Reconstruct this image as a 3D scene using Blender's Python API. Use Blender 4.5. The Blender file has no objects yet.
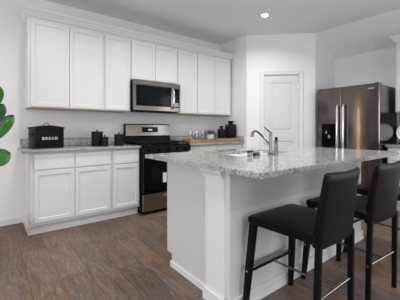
import bpy, bmesh, math, random
from mathutils import Vector, Matrix
random.seed(7)
PI = math.pi
sc = bpy.context.scene
C = sc.collection

# ---------------------------------------------------------------- camera
EYE = 1.135
cam_d = bpy.data.cameras.new('camera'); cam = bpy.data.objects.new('camera', cam_d); C.objects.link(cam)
cam_d.sensor_fit = 'HORIZONTAL'; cam_d.sensor_width = 36.0
cam_d.lens = 271.0 / 400.0 * 36.0
cam_d.shift_y = -(150 - 129) / 400.0
cam_d.clip_start = 0.05
cam.location = (0, 0, EYE)
cam.rotation_euler = (PI / 2, 0, -math.atan(210 / 271.0))
sc.camera = cam

# ---------------------------------------------------------------- exposure, world, window daylight
vs = sc.view_settings
vs.view_transform = 'Standard'; vs.look = 'None'; vs.gamma = 1.0; vs.use_curve_mapping = False
vs.exposure = 0.20
w = bpy.data.worlds.new('world'); sc.world = w; w.use_nodes = True
wb = w.node_tree.nodes['Background']; wb.inputs[0].default_value = (0.75, 0.85, 1.0, 1); wb.inputs[1].default_value = 0.6

def area(name, loc, rot, sx, sy, power, col):
    d = bpy.data.lights.new(name, 'AREA'); d.shape = 'RECTANGLE'; d.size = sx; d.size_y = sy
    d.energy = power; d.color = col
    o = bpy.data.objects.new(name, d); o.location = loc; o.rotation_euler = rot; C.objects.link(o)
    return o
# daylight entering through the windows of the rear wall and of the left wall
DAY = (0.94, 0.965, 1.0)
area('window_daylight', (0.7, -3.42, 1.45), (PI / 2, 0, 0), 2.4, 1.7, 40, DAY)
area('window_daylight', (3.6, -3.42, 1.45), (PI / 2, 0, 0), 1.6, 1.7, 24, DAY)
area('window_daylight', (-3.42, 0.6, 1.45), (PI / 2, 0, -PI / 2), 2.4, 1.7, 78, DAY)

area('window_daylight', (4.97, -1.2, 1.45), (PI / 2, 0, PI / 2), 1.0, 1.7, 15, DAY)

# ---------------------------------------------------------------- mesh helpers
class MB:
    def __init__(self): self.bm = bmesh.new()
    def box(self, x0, x1, y0, y1, z0, z1, bev=0.0, seg=2):
        t = bmesh.new(); bmesh.ops.create_cube(t, size=1)
        for v in t.verts:
            v.co = Vector(((x0 + x1) / 2 + v.co.x * (x1 - x0), (y0 + y1) / 2 + v.co.y * (y1 - y0), (z0 + z1) / 2 + v.co.z * (z1 - z0)))
        if bev > 0: bmesh.ops.bevel(t, geom=t.edges[:], offset=bev, segments=seg, affect='EDGES', profile=0.5)
        return self.add(t)
    def add(self, t, m=None):
        if m is not None: t.transform(m)
        me = bpy.data.meshes.new('tmp'); t.to_mesh(me); t.free()
        self.bm.from_mesh(me); bpy.data.meshes.remove(me)
        return self
    def rbox(self, x0, x1, y0, y1, z0, z1, m, bev=0.0):
        s = MB(); s.box(x0, x1, y0, y1, z0, z1, bev); return self.add(s.bm, m)
    def prism(self, pts, axis, a, b):
        """extrude a 2D polygon along axis from a to b; pts are the two other axes in order"""
        t = self.bm
        def mk(p, q):
            return {'x': (q, p[0], p[1]), 'y': (p[0], q, p[1]), 'z': (p[0], p[1], q)}[axis]
        A = [t.verts.new(mk(p, a)) for p in pts]; B = [t.verts.new(mk(p, b)) for p in pts]
        n = len(pts); t.faces.new(A); t.faces.new(B[::-1])
        for i in range(n): t.faces.new((A[i], B[i], B[(i + 1) % n], A[(i + 1) % n]))
        return self
    def tube(self, pts, r, n=10, cap=True):
        pts = [Vector(p) for p in pts]; t = self.bm; rings = []
        rs = r if isinstance(r, (list, tuple)) else [r] * len(pts)
        up = None
        for i, p in enumerate(pts):
            d = (pts[min(i + 1, len(pts) - 1)] - pts[max(i - 1, 0)]).normalized()
            if up is None:
                up = Vector((0, 0, 1)) if abs(d.z) < .9 else Vector((1, 0, 0))
            s = d.cross(up).normalized(); u = s.cross(d).normalized(); up = u
            rings.append([t.verts.new(p + rs[i] * (math.cos(2 * PI * k / n) * s + math.sin(2 * PI * k / n) * u)) for k in range(n)])
        for a, b in zip(rings, rings[1:]):
            for k in range(n): t.faces.new((a[k], a[(k + 1) % n], b[(k + 1) % n], b[k]))
        if cap: t.faces.new(rings[0][::-1]); t.faces.new(rings[-1])
        return self
    def lathe(self, prof, x=0, y=0, n=32):
        t = self.bm; rings = []
        for r, z in prof:
            if r < 1e-5: rings.append([t.verts.new((x, y, z))])
            else: rings.append([t.verts.new((x + r * math.cos(2 * PI * k / n), y + r * math.sin(2 * PI * k / n), z)) for k in range(n)])
        for a, b in zip(rings, rings[1:]):
            for k in range(n):
                k2 = (k + 1) % n
                if len(a) == 1 and len(b) == 1: continue
                if len(a) == 1: t.faces.new((a[0], b[k2], b[k]))
                elif len(b) == 1: t.faces.new((a[k], a[k2], b[0]))
                else: t.faces.new((a[k], a[k2], b[k2], b[k]))
        return self

def obj(name, mb, mat, parent=None, smooth=None, world=False):
    bm = mb.bm
    bmesh.ops.remove_doubles(bm, verts=bm.verts, dist=1e-6)
    bmesh.ops.recalc_face_normals(bm, faces=bm.faces)
    if world and parent is not None:
        r = parent
        while r.parent is not None: r = r.parent
        bmesh.ops.translate(bm, vec=-r.location, verts=bm.verts)
    me = bpy.data.meshes.new(name); bm.to_mesh(me); bm.free()
    me.materials.append(mat)
    if smooth is not None:
        for p in me.polygons: p.use_smooth = True
        me.set_sharp_from_angle(angle=math.radians(smooth))
    o = bpy.data.objects.new(name, me); C.objects.link(o)
    if parent is not None: o.parent = parent
    return o
def thing(name, label, cat, loc=(0, 0, 0), rz=0, group=None):
    o = bpy.data.objects.new(name, None); C.objects.link(o)
    o.empty_display_size = .1
    o.location = loc; o.rotation_euler = (0, 0, rz); o['label'] = label; o['category'] = cat
    if group: o['group'] = group
    return o
def tag(o, label, cat, group=None):
    o['label'] = label; o['category'] = cat
    if group: o['group'] = group
    return o
def struct(name, mb, mat, smooth=None, label=None):
    o = obj(name, mb, mat, None, smooth); o['kind'] = 'structure'
    if label: o['label'] = label
    return o
def base_origin(o, loc):
    """put a single-mesh thing's origin at its base"""
    o.data.transform(Matrix.Translation(-Vector(loc))); o.location = loc
    return o
def copy_tree(root, loc, rz=None, label=None):
    r = root.copy(); C.objects.link(r); r.location = loc
    if rz is not None: r.rotation_euler = (0, 0, rz)
    if label: r['label'] = label
    for ch in list(root.children):
        c = ch.copy(); C.objects.link(c); c.parent = r
        for g in list(ch.children):
            d = g.copy(); C.objects.link(d); d.parent = c
    return r

# ---------------------------------------------------------------- materials
def newmat(name):
    m = bpy.data.materials.new(name); m.use_nodes = True
    nt = m.node_tree; b = nt.nodes['Principled BSDF']
    return m, nt, b
def L(nt, a, b): nt.links.new(a, b)
def simple(name, col, rough=0.5, metal=0.0, bump=0.0, bscale=200, coat=0.0, spec=0.5, var=0.0):
    m, nt, b = newmat(name)
    b.inputs['Base Color'].default_value = (*col, 1); b.inputs['Roughness'].default_value = rough
    b.inputs['Metallic'].default_value = metal; b.inputs['Coat Weight'].default_value = coat
    b.inputs['Specular IOR Level'].default_value = spec
    tc = nt.nodes.new('ShaderNodeTexCoord')
    n = nt.nodes.new('ShaderNodeTexNoise'); n.inputs['Scale'].default_value = bscale; n.inputs['Detail'].default_value = 3
    L(nt, tc.outputs['Object'], n.inputs['Vector'])
    if bump > 0:
        bp = nt.nodes.new('ShaderNodeBump'); bp.inputs['Strength'].default_value = bump; bp.inputs['Distance'].default_value = .002
        L(nt, n.outputs['Fac'], bp.inputs['Height']); L(nt, bp.outputs['Normal'], b.inputs['Normal'])
    if var > 0:
        mx = nt.nodes.new('ShaderNodeMix'); mx.data_type = 'RGBA'
        mx.inputs['A'].default_value = (*[c * (1 - var) for c in col], 1); mx.inputs['B'].default_value = (*[min(1, c * (1 + var)) for c in col], 1)
        L(nt, n.outputs['Fac'], mx.inputs['Factor']); L(nt, mx.outputs['Result'], b.inputs['Base Color'])
    return m

M = {}
M['wall'] = simple('wall_paint', (0.79, 0.79, 0.79), .85, bump=.15, bscale=60)
M['ceil'] = simple('ceiling_paint', (0.85, 0.87, 0.885), .9, bump=.35, bscale=45)
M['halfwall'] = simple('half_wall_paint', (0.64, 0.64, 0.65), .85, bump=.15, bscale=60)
M['trim'] = simple('trim_paint', (0.74, 0.74, 0.745), .45, bump=.03)
M['cab'] = simple('cabinet_paint', (0.70, 0.70, 0.705), .45, bump=.03)
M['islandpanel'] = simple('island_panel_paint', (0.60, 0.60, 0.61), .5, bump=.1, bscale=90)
M['door'] = simple('door_paint', (0.66, 0.66, 0.66), .5, bump=.05)
M['cabwood'] = simple('raw_wood', (0.50, 0.38, 0.27), .6, var=.25, bscale=30)
M['blackglass'] = simple('black_glass', (0.003, 0.003, 0.0035), .07, spec=.12)
M['blackenamel'] = simple('black_enamel', (0.004, 0.004, 0.0045), .2, spec=.07)
M['iron'] = simple('cast_iron', (0.008, 0.008, 0.008), .6, bump=.3, spec=.12)
M['blackmetal'] = simple('matte_black_metal', (0.008, 0.008, 0.009), .35, bump=.05, spec=.08)
M['darkceramic'] = simple('black_ceramic', (0.008, 0.008, 0.009), .5, bump=.2, bscale=40, spec=.1)
M['canister'] = simple('black_canister', (0.013, 0.013, 0.017), .45, bump=.1, spec=.12)
M['white'] = simple('white_plastic', (0.8, 0.8, 0.8), .35)
M['whiteceramic'] = simple('white_ceramic', (0.78, 0.78, 0.77), .2)
M['textwhite'] = simple('white_lettering', (0.85, 0.85, 0.85), .5)
M['chrome'] = simple('chrome', (0.62, 0.62, 0.63), .13, metal=1)
M['rod'] = simple('rod_steel', (0.30, 0.30, 0.30), .25, metal=1)
M['chromedark'] = simple('brushed_faucet_steel', (0.16, 0.16, 0.165), .2, metal=1)
M['sinksteel'] = simple('sink_steel', (0.92, 0.93, 0.94), .4, metal=.55)
M['leather'] = simple('black_leather', (0.006, 0.006, 0.0065), .33, bump=.25, bscale=260, spec=.09)
M['legleather'] = simple('black_leg_leather', (0.005, 0.005, 0.0055), .42, bump=.2, bscale=260, spec=.12)
M['dark'] = simple('dark_gap', (0.03, 0.03, 0.03), .8)
M['splash'] = simple('dark_backsplash', (0.075, 0.062, 0.055), .35, var=.25, bscale=12)
M['soil'] = simple('soil', (0.03, 0.02, 0.015), .95, bump=.8, bscale=60)
M['stem'] = simple('bark', (0.13, 0.09, 0.06), .8, bump=.4, bscale=60)
M['potgrey'] = simple('pot_grey', (0.35, 0.34, 0.33), .7, bump=.2)
M['display'] = simple('display_glass', (0.006, 0.007, 0.009), .1, spec=.12)
M['greyknit'] = simple('dark_sponge', (0.06, 0.06, 0.065), .9, bump=.6, bscale=300)
M['fridgeside'] = simple('fridge_side', (0.15, 0.142, 0.138), .17, metal=1)

def brushed(name, col, rough, axis, aniso=0.0, arot=0.0):
    """stainless steel with fine brushing; axis = direction the brush lines run"""
    m, nt, b = newmat(name)
    b.inputs['Metallic'].default_value = 1.0
    tc = nt.nodes.new('ShaderNodeTexCoord'); mp = nt.nodes.new('ShaderNodeMapping')
    s = {'x': (4, 500, 500), 'y': (500, 4, 500), 'z': (500, 500, 4)}[axis]
    mp.inputs['Scale'].default_value = s
    n = nt.nodes.new('ShaderNodeTexNoise'); n.inputs['Scale'].default_value = 1; n.inputs['Detail'].default_value = 2
    L(nt, tc.outputs['Object'], mp.inputs['Vector']); L(nt, mp.outputs['Vector'], n.inputs['Vector'])
    b.inputs['Anisotropic'].default_value = aniso; b.inputs['Anisotropic Rotation'].default_value = arot
    if aniso:
        tg = nt.nodes.new('ShaderNodeTangent'); tg.direction_type = 'RADIAL'; tg.axis = 'Z'; L(nt, tg.outputs[0], b.inputs['Tangent'])
    r = nt.nodes.new('ShaderNodeMapRange'); r.inputs['To Min'].default_value = rough * .85; r.inputs['To Max'].default_value = rough * 1.15
    L(nt, n.outputs['Fac'], r.inputs['Value']); L(nt, r.outputs['Result'], b.inputs['Roughness'])
    mx = nt.nodes.new('ShaderNodeMix'); mx.data_type = 'RGBA'
    mx.inputs['A'].default_value = (*[c * .93 for c in col], 1); mx.inputs['B'].default_value = (*[c * 1.07 for c in col], 1)
    L(nt, n.outputs['Fac'], mx.inputs['Factor']); L(nt, mx.outputs['Result'], b.inputs['Base Color'])
    return m
M['steel'] = brushed('stainless_steel', (0.22, 0.20, 0.18), .16, 'x')
M['fridgesteel'] = brushed('fridge_stainless', (0.155, 0.130, 0.120), .12, 'x', .85, .25)
M['handlesteel'] = brushed('handle_steel', (0.72, 0.71, 0.70), .25, 'z')
M['drawersteel'] = brushed('drawer_steel', (0.31, 0.25, 0.21), .32, 'x')

def granite():
    m, nt, b = newmat('granite')
    tc = nt.nodes.new('ShaderNodeTexCoord')
    def noise(s, d=3, r=.6):
        n = nt.nodes.new('ShaderNodeTexNoise'); n.inputs['Scale'].default_value = s; n.inputs['Detail'].default_value = d; n.inputs['Roughness'].default_value = r
        L(nt, tc.outputs['Object'], n.inputs['Vector']); return n.outputs['Fac']
    def ramp(f, stops):
        r = nt.nodes.new('ShaderNodeValToRGB'); e = r.color_ramp.elements
        e[0].position, e[0].color = stops[0][0], (*[stops[0][1]] * 3, 1)
        e[1].position, e[1].color = stops[-1][0], (*[stops[-1][1]] * 3, 1)
        for p, c in stops[1:-1]:
            q = e.new(p); q.color = (c, c, c, 1)
        L(nt, f, r.inputs['Fac']); return r.outputs['Color']
    def mix(fac, a, bb):
        x = nt.nodes.new('ShaderNodeMix'); x.data_type = 'RGBA'
        L(nt, fac, x.inputs['Factor'])
        for k, v in (('A', a), ('B', bb)):
            if isinstance(v, tuple): x.inputs[k].default_value = (*v, 1)
            else: L(nt, v, x.inputs[k])
        return x.outputs['Result']
    cloud = mix(ramp(noise(14, 4), [(.38, 0), (.62, 1)]), (0.34, 0.335, 0.33), (0.46, 0.455, 0.45))
    v = nt.nodes.new('ShaderNodeTexVoronoi'); v.inputs['Scale'].default_value = 110
    L(nt, tc.outputs['Object'], v.inputs['Vector'])
    bw = nt.nodes.new('ShaderNodeRGBToBW'); L(nt, v.outputs['Color'], bw.inputs['Color'])
    c2 = mix(ramp(bw.outputs['Val'], [(.30, 1), (.36, 0)]), cloud, (0.22, 0.215, 0.215))
    c3 = mix(ramp(noise(150, 2, .5), [(.58, 0), (.66, 1)]), c2, (0.055, 0.05, 0.05))
    c4 = mix(ramp(noise(60, 2, .5), [(.64, 0), (.70, 1)]), c3, (0.09, 0.08, 0.078))
    c5 = mix(ramp(noise(75, 2, .5), [(.30, 1), (.37, 0)]), c4, (0.66, 0.65, 0.64))
    L(nt, c5, b.inputs['Base Color']); b.inputs['Roughness'].default_value = .12; b.inputs['Specular IOR Level'].default_value = .35
    return m
M['granite'] = granite()

def planks():
    """vinyl planks .197 m wide, 1.22 m long, running along Y"""
    m, nt, b = newmat('plank_floor')
    N = nt.nodes
    tc = N.new('ShaderNodeTexCoord'); sp = N.new('ShaderNodeSeparateXYZ'); L(nt, tc.outputs['Object'], sp.inputs[0])
    def mth(op, a, bb=None, c=None):
        x = N.new('ShaderNodeMath'); x.operation = op
        for i, v in enumerate((a, bb, c)):
            if v is None: continue
            if isinstance(v, (int, float)): x.inputs[i].default_value = v
            else: L(nt, v, x.inputs[i])
        return x.outputs[0]
    u = mth('DIVIDE', mth('SUBTRACT', sp.outputs['X'], 0.031), 0.197)
    row = mth('FLOOR', u); fu = mth('SUBTRACT', u, row)
    off = mth('FRACT', mth('ADD', mth('MULTIPLY', row, 0.4447), 0.418 - 0.4447 + 4))
    v = mth('SUBTRACT', mth('DIVIDE', sp.outputs['Y'], 1.22), off)
    col = mth('FLOOR', v); fv = mth('SUBTRACT', v, col)
    cv = N.new('ShaderNodeCombineXYZ'); L(nt, row, cv.inputs[0]); L(nt, col, cv.inputs[1])
    wn = N.new('ShaderNodeTexWhiteNoise'); wn.noise_dimensions = '3D'; L(nt, cv.outputs[0], wn.inputs['Vector'])
    # grain coordinates with a shift for every plank
    sh = N.new('ShaderNodeVectorMath'); sh.operation = 'MULTIPLY_ADD'
    L(nt, wn.outputs['Color'], sh.inputs[0]); sh.inputs[1].default_value = (7, 9, 3); L(nt, tc.outputs['Object'], sh.inputs[2])
    def grain(sx, sy, det, dist, rough=.65):
        mp = N.new('ShaderNodeMapping'); mp.inputs['Scale'].default_value = (sx, sy, 1)
        n = N.new('ShaderNodeTexNoise'); n.inputs['Scale'].default_value = 1; n.inputs['Detail'].default_value = det
        n.inputs['Distortion'].default_value = dist; n.inputs['Roughness'].default_value = rough
        L(nt, sh.outputs[0], mp.inputs['Vector']); L(nt, mp.outputs[0], n.inputs['Vector']); return n.outputs['Fac']
    def ramp(f, stops):
        r = N.new('ShaderNodeValToRGB'); e = r.color_ramp.elements
        e[0].position, e[0].color = stops[0][0], (*stops[0][1], 1); e[1].position, e[1].color = stops[-1][0], (*stops[-1][1], 1)
        for p, c in stops[1:-1]:
            q = e.new(p); q.color = (*c, 1)
        L(nt, f, r.inputs['Fac']); return r.outputs['Color']
    def mix(fac, a, bb, mode='MIX'):
        x = N.new('ShaderNodeMix'); x.data_type = 'RGBA'; x.blend_type = mode
        for k, vv in (('Factor', fac), ('A', a), ('B', bb)):
            if isinstance(vv, float): x.inputs[k].default_value = vv
            elif isinstance(vv, tuple): x.inputs[k].default_value = (*vv, 1)
            else: L(nt, vv, x.inputs[k])
        return x.outputs['Result']
    brown = ramp(grain(32, 3.2, 8, 2.2, .7), [(.28, (.060, .036, .026)), (.5, (.190, .122, .088)), (.72, (.36, .255, .195))])
    grey = ramp(grain(40, 4.2, 9, 2.4, .72), [(.28, (.060, .047, .043)), (.5, (.185, .153, .140)), (.74, (.38, .335, .31))])
    patch = ramp(grain(7, 1.6, 3, .8), [(.40, (0, 0, 0)), (.62, (1, 1, 1))])
    c = mix(patch, brown, grey)
    tone = ramp(wn.outputs['Value'], [(0, (.66, .645, .64)), (.5, (.80, .775, .76)), (1, (.97, .92, .88))])
    c = mix(1.0, c, tone, 'MULTIPLY')
    dk = ramp(grain(60, 4, 4, 2.0, .5), [(.28, (.45, .42, .40)), (.40, (1, 1, 1))])
    c = mix(.8, c, dk, 'MULTIPLY')
    # seams
    eu = mth('MULTIPLY', mth('MINIMUM', fu, mth('SUBTRACT', 1.0, fu)), 0.197)
    ev = mth('MULTIPLY', mth('MINIMUM', fv, mth('SUBTRACT', 1.0, fv)), 1.22)
    seam = mth('LESS_THAN', mth('MINIMUM', eu, ev), 0.0016)
    c = mix(seam, c, (.035, .028, .025))
    L(nt, c, b.inputs['Base Color'])
    b.inputs['Roughness'].default_value = .45; b.inputs['Specular IOR Level'].default_value = .22
    bp = N.new('ShaderNodeBump'); bp.inputs['Strength'].default_value = .25; bp.inputs['Distance'].default_value = .002
    L(nt, grain(60, 4, 5, 1), bp.inputs['Height']); L(nt, bp.outputs[0], b.inputs['Normal'])
    return m
M['floor'] = planks()

def wood(name, dark, light, s=(3, 40, 40)):
    m, nt, b = newmat(name)
    tc = nt.nodes.new('ShaderNodeTexCoord'); mp = nt.nodes.new('ShaderNodeMapping'); mp.inputs['Scale'].default_value = s
    n = nt.nodes.new('ShaderNodeTexNoise'); n.inputs['Scale'].default_value = 1; n.inputs['Detail'].default_value = 5; n.inputs['Distortion'].default_value = 1
    r = nt.nodes.new('ShaderNodeValToRGB'); r.color_ramp.elements[0].position = .3; r.color_ramp.elements[1].position = .7
    r.color_ramp.elements[0].color = (*dark, 1); r.color_ramp.elements[1].color = (*light, 1)
    L(nt, tc.outputs['Object'], mp.inputs['Vector']); L(nt, mp.outputs[0], n.inputs['Vector']); L(nt, n.outputs['Fac'], r.inputs['Fac'])
    L(nt, r.outputs['Color'], b.inputs['Base Color']); b.inputs['Roughness'].default_value = .55
    return m
M['traywood'] = wood('tray_wood', (.16, .085, .045), (.46, .28, .17))

def glassmat():
    m, nt, b = newmat('clear_glass')
    b.inputs['Base Color'].default_value = (.95, .97, .97, 1); b.inputs['Roughness'].default_value = .02
    b.inputs['Transmission Weight'].default_value = 1.0; b.inputs['IOR'].default_value = 1.45
    return m
M['glass'] = glassmat()
def leafmat(name, a, bcol):
    m = simple(name, a, .35, bump=.2, bscale=30, coat=.15)
    nt = m.node_tree; b = nt.nodes['Principled BSDF']
    n = nt.nodes.new('ShaderNodeTexNoise'); n.inputs['Scale'].default_value = 14
    tc = nt.nodes.new('ShaderNodeTexCoord'); L(nt, tc.outputs['Object'], n.inputs['Vector'])
    x = nt.nodes.new('ShaderNodeMix'); x.data_type = 'RGBA'; x.inputs['A'].default_value = (*a, 1); x.inputs['B'].default_value = (*bcol, 1)
    L(nt, n.outputs['Fac'], x.inputs['Factor']); L(nt, x.outputs['Result'], b.inputs['Base Color'])
    return m
M['leaf'] = leafmat('fig_leaf', (.008, .065, .005), (.03, .15, .012))
M['leafdark'] = leafmat('fig_leaf_dark', (.008, .035, .012), (.02, .075, .022))
M['herb'] = leafmat('herb_leaf', (.02, .08, .012), (.09, .19, .045))
def emis(name, col, s):
    m, nt, b = newmat(name)
    b.inputs['Base Color'].default_value = (.8, .8, .8, 1)
    b.inputs['Emission Color'].default_value = (*col, 1); b.inputs['Emission Strength'].default_value = s
    return m
M['lens'] = emis('lamp_lens', (1, .97, .92), 9)
M['bulb'] = emis('added_lamp_glow', (1, .68, .44), 14)
M['ledblue'] = emis('display_digits', (.3, .45, .6), .12)

# ================================================================ STRUCTURE
WB = 3.93      # back wall
CZ = 2.77      # flat ceiling
XR = 5.05      # right wall
XL, YF = -3.5, -3.5
m = MB(); m.box(XL, XR + .1, YF, WB + .1, -.1, 0); struct('floor', m, M['floor'])
m = MB(); m.box(XL, 4.39, YF, WB, CZ, CZ + .1); struct('ceiling', m, M['ceil'])
m = MB(); m.prism([(4.39, CZ), (XR, 2.43), (XR, 2.53), (4.39, CZ + .1)], 'y', YF, 2.45)
struct('ceiling_slope', m, M['ceil'])
m = MB(); m.box(XL, 3.66, WB, WB + .1, 0, CZ + .1); struct('wall_back', m, M['wall'])
m = MB(); m.box(XR, XR + .1, -.7, 2.56, 0, 2.43); m.box(XR, XR + .1, YF, -1.7, 0, 2.43)
m.box(XR, XR + .1, -1.7, -.7, 0, .6); m.box(XR, XR + .1, -1.7, -.7, 2.3, 2.43); struct('wall_right', m, M['wall'])
m = MB()
for p, q, a, b in ((-1.7, -1.65, .6, 2.3), (-.75, -.7, .6, 2.3), (-1.65, -.75, .6, .65), (-1.65, -.75, 2.25, 2.3), (-1.65, -.75, 1.43, 1.47)): m.box(XR + .03, XR + .07, p, q, a, b)
struct('window_4', m, M['trim'])
def wall_windows(name, a0, a1, axis, pos, outer, holes):
    mb = MB()
    def bx(p, q, z0, z1):
        if axis == 'x': mb.box(p, q, min(pos, outer), max(pos, outer), z0, z1)
        else: mb.box(min(pos, outer), max(pos, outer), p, q, z0, z1)
    cur = a0
    for h0, h1 in holes:
        bx(cur, h0, 0, CZ); bx(h0, h1, 0, .6); bx(h0, h1, 2.3, CZ); cur = h1
    bx(cur, a1, 0, CZ)
    struct(name, mb, M['wall'])
wall_windows('wall_front', XL, XR + .1, 'x', YF, YF - .12, [(-.5, 1.9), (2.8, 4.4)])
wall_windows('wall_left', YF, WB + .1, 'y', XL, XL - .12, [(-.6, 1.8)])
for k, (ax, h0, h1) in enumerate((('x', -.5, 1.9), ('x', 2.8, 4.4), ('y', -.6, 1.8))):
    mb = MB()
    def bb(p, q, z0, z1):
        if ax == 'x': mb.box(p, q, YF - .1, YF - .05, z0, z1)
        else: mb.box(XL - .1, XL - .05, p, q, z0, z1)
    mid = (h0 + h1) / 2
    for p, q in ((h0, h0 + .05), (mid - .025, mid + .025), (h1 - .05, h1)): bb(p, q, .6, 2.3)
    bb(h0, h1, .6, .65); bb(h0, h1, 2.25, 2.3); bb(h0, h1, 1.43, 1.47)
    struct('window_%d' % (k + 1), mb, M['trim'])

# pantry in the corner: side wall, diagonal wall with a door, short wall beside the fridge
PA = Vector((3.538, 3.24)); PB = Vector((4.375, 2.443))
m = MB(); m.box(3.538, 3.64, 3.24, WB, 0, CZ)
struct('wall_pantry_side', m, M['wall'])
dd = (PB - PA); DL = dd.length; dd.normalize(); dn = Vector((dd.y, -dd.x))   # dn points towards the room
DM = Matrix(((dd.x, -dn.x, 0, PA.x), (dd.y, -dn.y, 0, PA.y), (0, 0, 1, 0), (0, 0, 0, 1)))  # local x along wall, local y into pantry
d0, d1, dz = .292, .892, 2.075
m = MB()
m.rbox(0, d0, 0, .1, 0, CZ, DM); m.rbox(d1, DL, 0, .1, 0, CZ, DM); m.rbox(d0, d1, 0, .1, dz, CZ, DM)
struct('wall_pantry_front', m, M['wall'])
m = MB()
m.prism([(4.375, 0), (XR + .1, 0), (XR + .1, 2.40), (XR, 2.43), (4.39, CZ), (4.375, CZ)], 'y', 2.443, 2.55)
struct('wall_pantry_right', m, M['wall'])
# door casing
m = MB(); cw = .058
m.rbox(d0 - cw, d0, -.016, 0, 0, dz + cw, DM, .004); m.rbox(d1, d1 + cw, -.016, 0, 0, dz + cw, DM, .004); m.rbox(d0, d1, -.016, 0, dz, dz + cw, DM, .004)
m.rbox(d0 - cw, d0 - cw + .012, -.022, -.014, 0, dz + cw, DM, .002); m.rbox(d1 + cw - .012, d1 + cw, -.022, -.014, 0, dz + cw, DM, .002)
m.rbox(d0 - cw, d1 + cw, -.022, -.014, dz + cw - .012, dz + cw, DM, .002)
m.rbox(d0, d0 + .012, 0, .1, 0, dz, DM); m.rbox(d1 - .012, d1, 0, .1, 0, dz, DM); m.rbox(d0, d1, 0, .1, dz - .012, dz, DM)
struct('trim_1', m, M['trim'], label='white casing around the pantry door')
def panel_door(mb, x0, x1, z0, z1, yf, t, panels, M4, depth=.013):
    """a slab with recessed and re-raised panels on the front (local -y) side"""
    s = MB(); s.box(x0, x1, yf + depth, yf + t, z0, z1)
    xs = sorted(set([x0, x1] + [p[0] for p in panels] + [p[1] for p in panels]))
    cols = [p for p in panels]
    # frame pieces around the panels
    px0, px1 = cols[0][0], cols[0][1]
    s.box(x0, px0, yf, yf + depth, z0, z1); s.box(px1, x1, yf, yf + depth, z0, z1)
    zs = sorted([(p[2], p[3]) for p in cols]); cur = z0
    for a, b in zs:
        s.box(px0, px1, yf, yf + depth, cur, a); cur = b
    s.box(px0, px1, yf, yf + depth, cur, z1)
    for a, b in zs:   # raised field with sloping edges
        t2 = s.bm; i = .028; j = .04
        o = [(px0 + i, a + i), (px1 - i, a + i), (px1 - i, b - i), (px0 + i, b - i)]
        n = [(px0 + j, a + j), (px1 - j, a + j), (px1 - j, b - j), (px0 + j, b - j)]
        O = [t2.verts.new((p[0], yf + depth, p[1])) for p in o]; N_ = [t2.verts.new((p[0], yf + .003, p[1])) for p in n]
        t2.faces.new(N_)
        for k in range(4): t2.faces.new((O[k], O[(k + 1) % 4], N_[(k + 1) % 4], N_[k]))
    mb.add(s.bm, M4)
door = thing('door_1', 'x', 'door', (PA.x, PA.y, 0)); del door['label']; del door['category']; door['kind'] = 'structure'
door['label'] = 'white two-panel pantry door on the angled corner wall'
mb = MB(); panel_door(mb, d0 + .015, d1 - .015, .012, dz - .016, .012, .035,
                      [(d0 + .115, d1 - .115, .22, .93), (d0 + .115, d1 - .115, 1.10, dz - .14)], DM)
obj('door_panel', mb, M['door'], door, world=True)
for z in (1.98 - .12, .3):
    mb = MB(); mb.rbox(d1 - .03, d1 - .006, -.004, .014, z - .045, z + .045, DM, .002)
    obj('hinge', mb, M['handlesteel'], door, world=True)
mb = MB(); mb.tube([DM @ Vector((d0 + .07, .012, .92)), DM @ Vector((d0 + .07, -.035, .92))], .01)
s = MB(); bmesh.ops.create_uvsphere(s.bm, u_segments=16, v_segments=10, radius=.026); mb.add(s.bm, Matrix.Translation(DM @ Vector((d0 + .07, -.05, .92))))
obj('door_knob', mb, M['handlesteel'], door, 40, world=True)

# baseboards
def baseboard(name, x0, x1, y0, y1, M4=None):
    mb = MB(); t = .014
    if M4 is None: mb.box(x0, x1, y0, y1, 0, .075, .002)
    else: mb.rbox(x0, x1, y0, y1, 0, .075, M4, .002)
    struct(name, mb, M['trim'])
baseboard('baseboard_back', XL, .335, WB - .014, WB)
baseboard('baseboard_left', XL, XL + .014, YF, WB - .02)
baseboard('baseboard_front', XL + .02, XR, YF, YF + .014)
baseboard('baseboard_pantry', 0, d0 - cw, -.014, 0, DM)
baseboard('baseboard_pantry_right', 4.39, 5.05, 2.429, 2.443)

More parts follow.
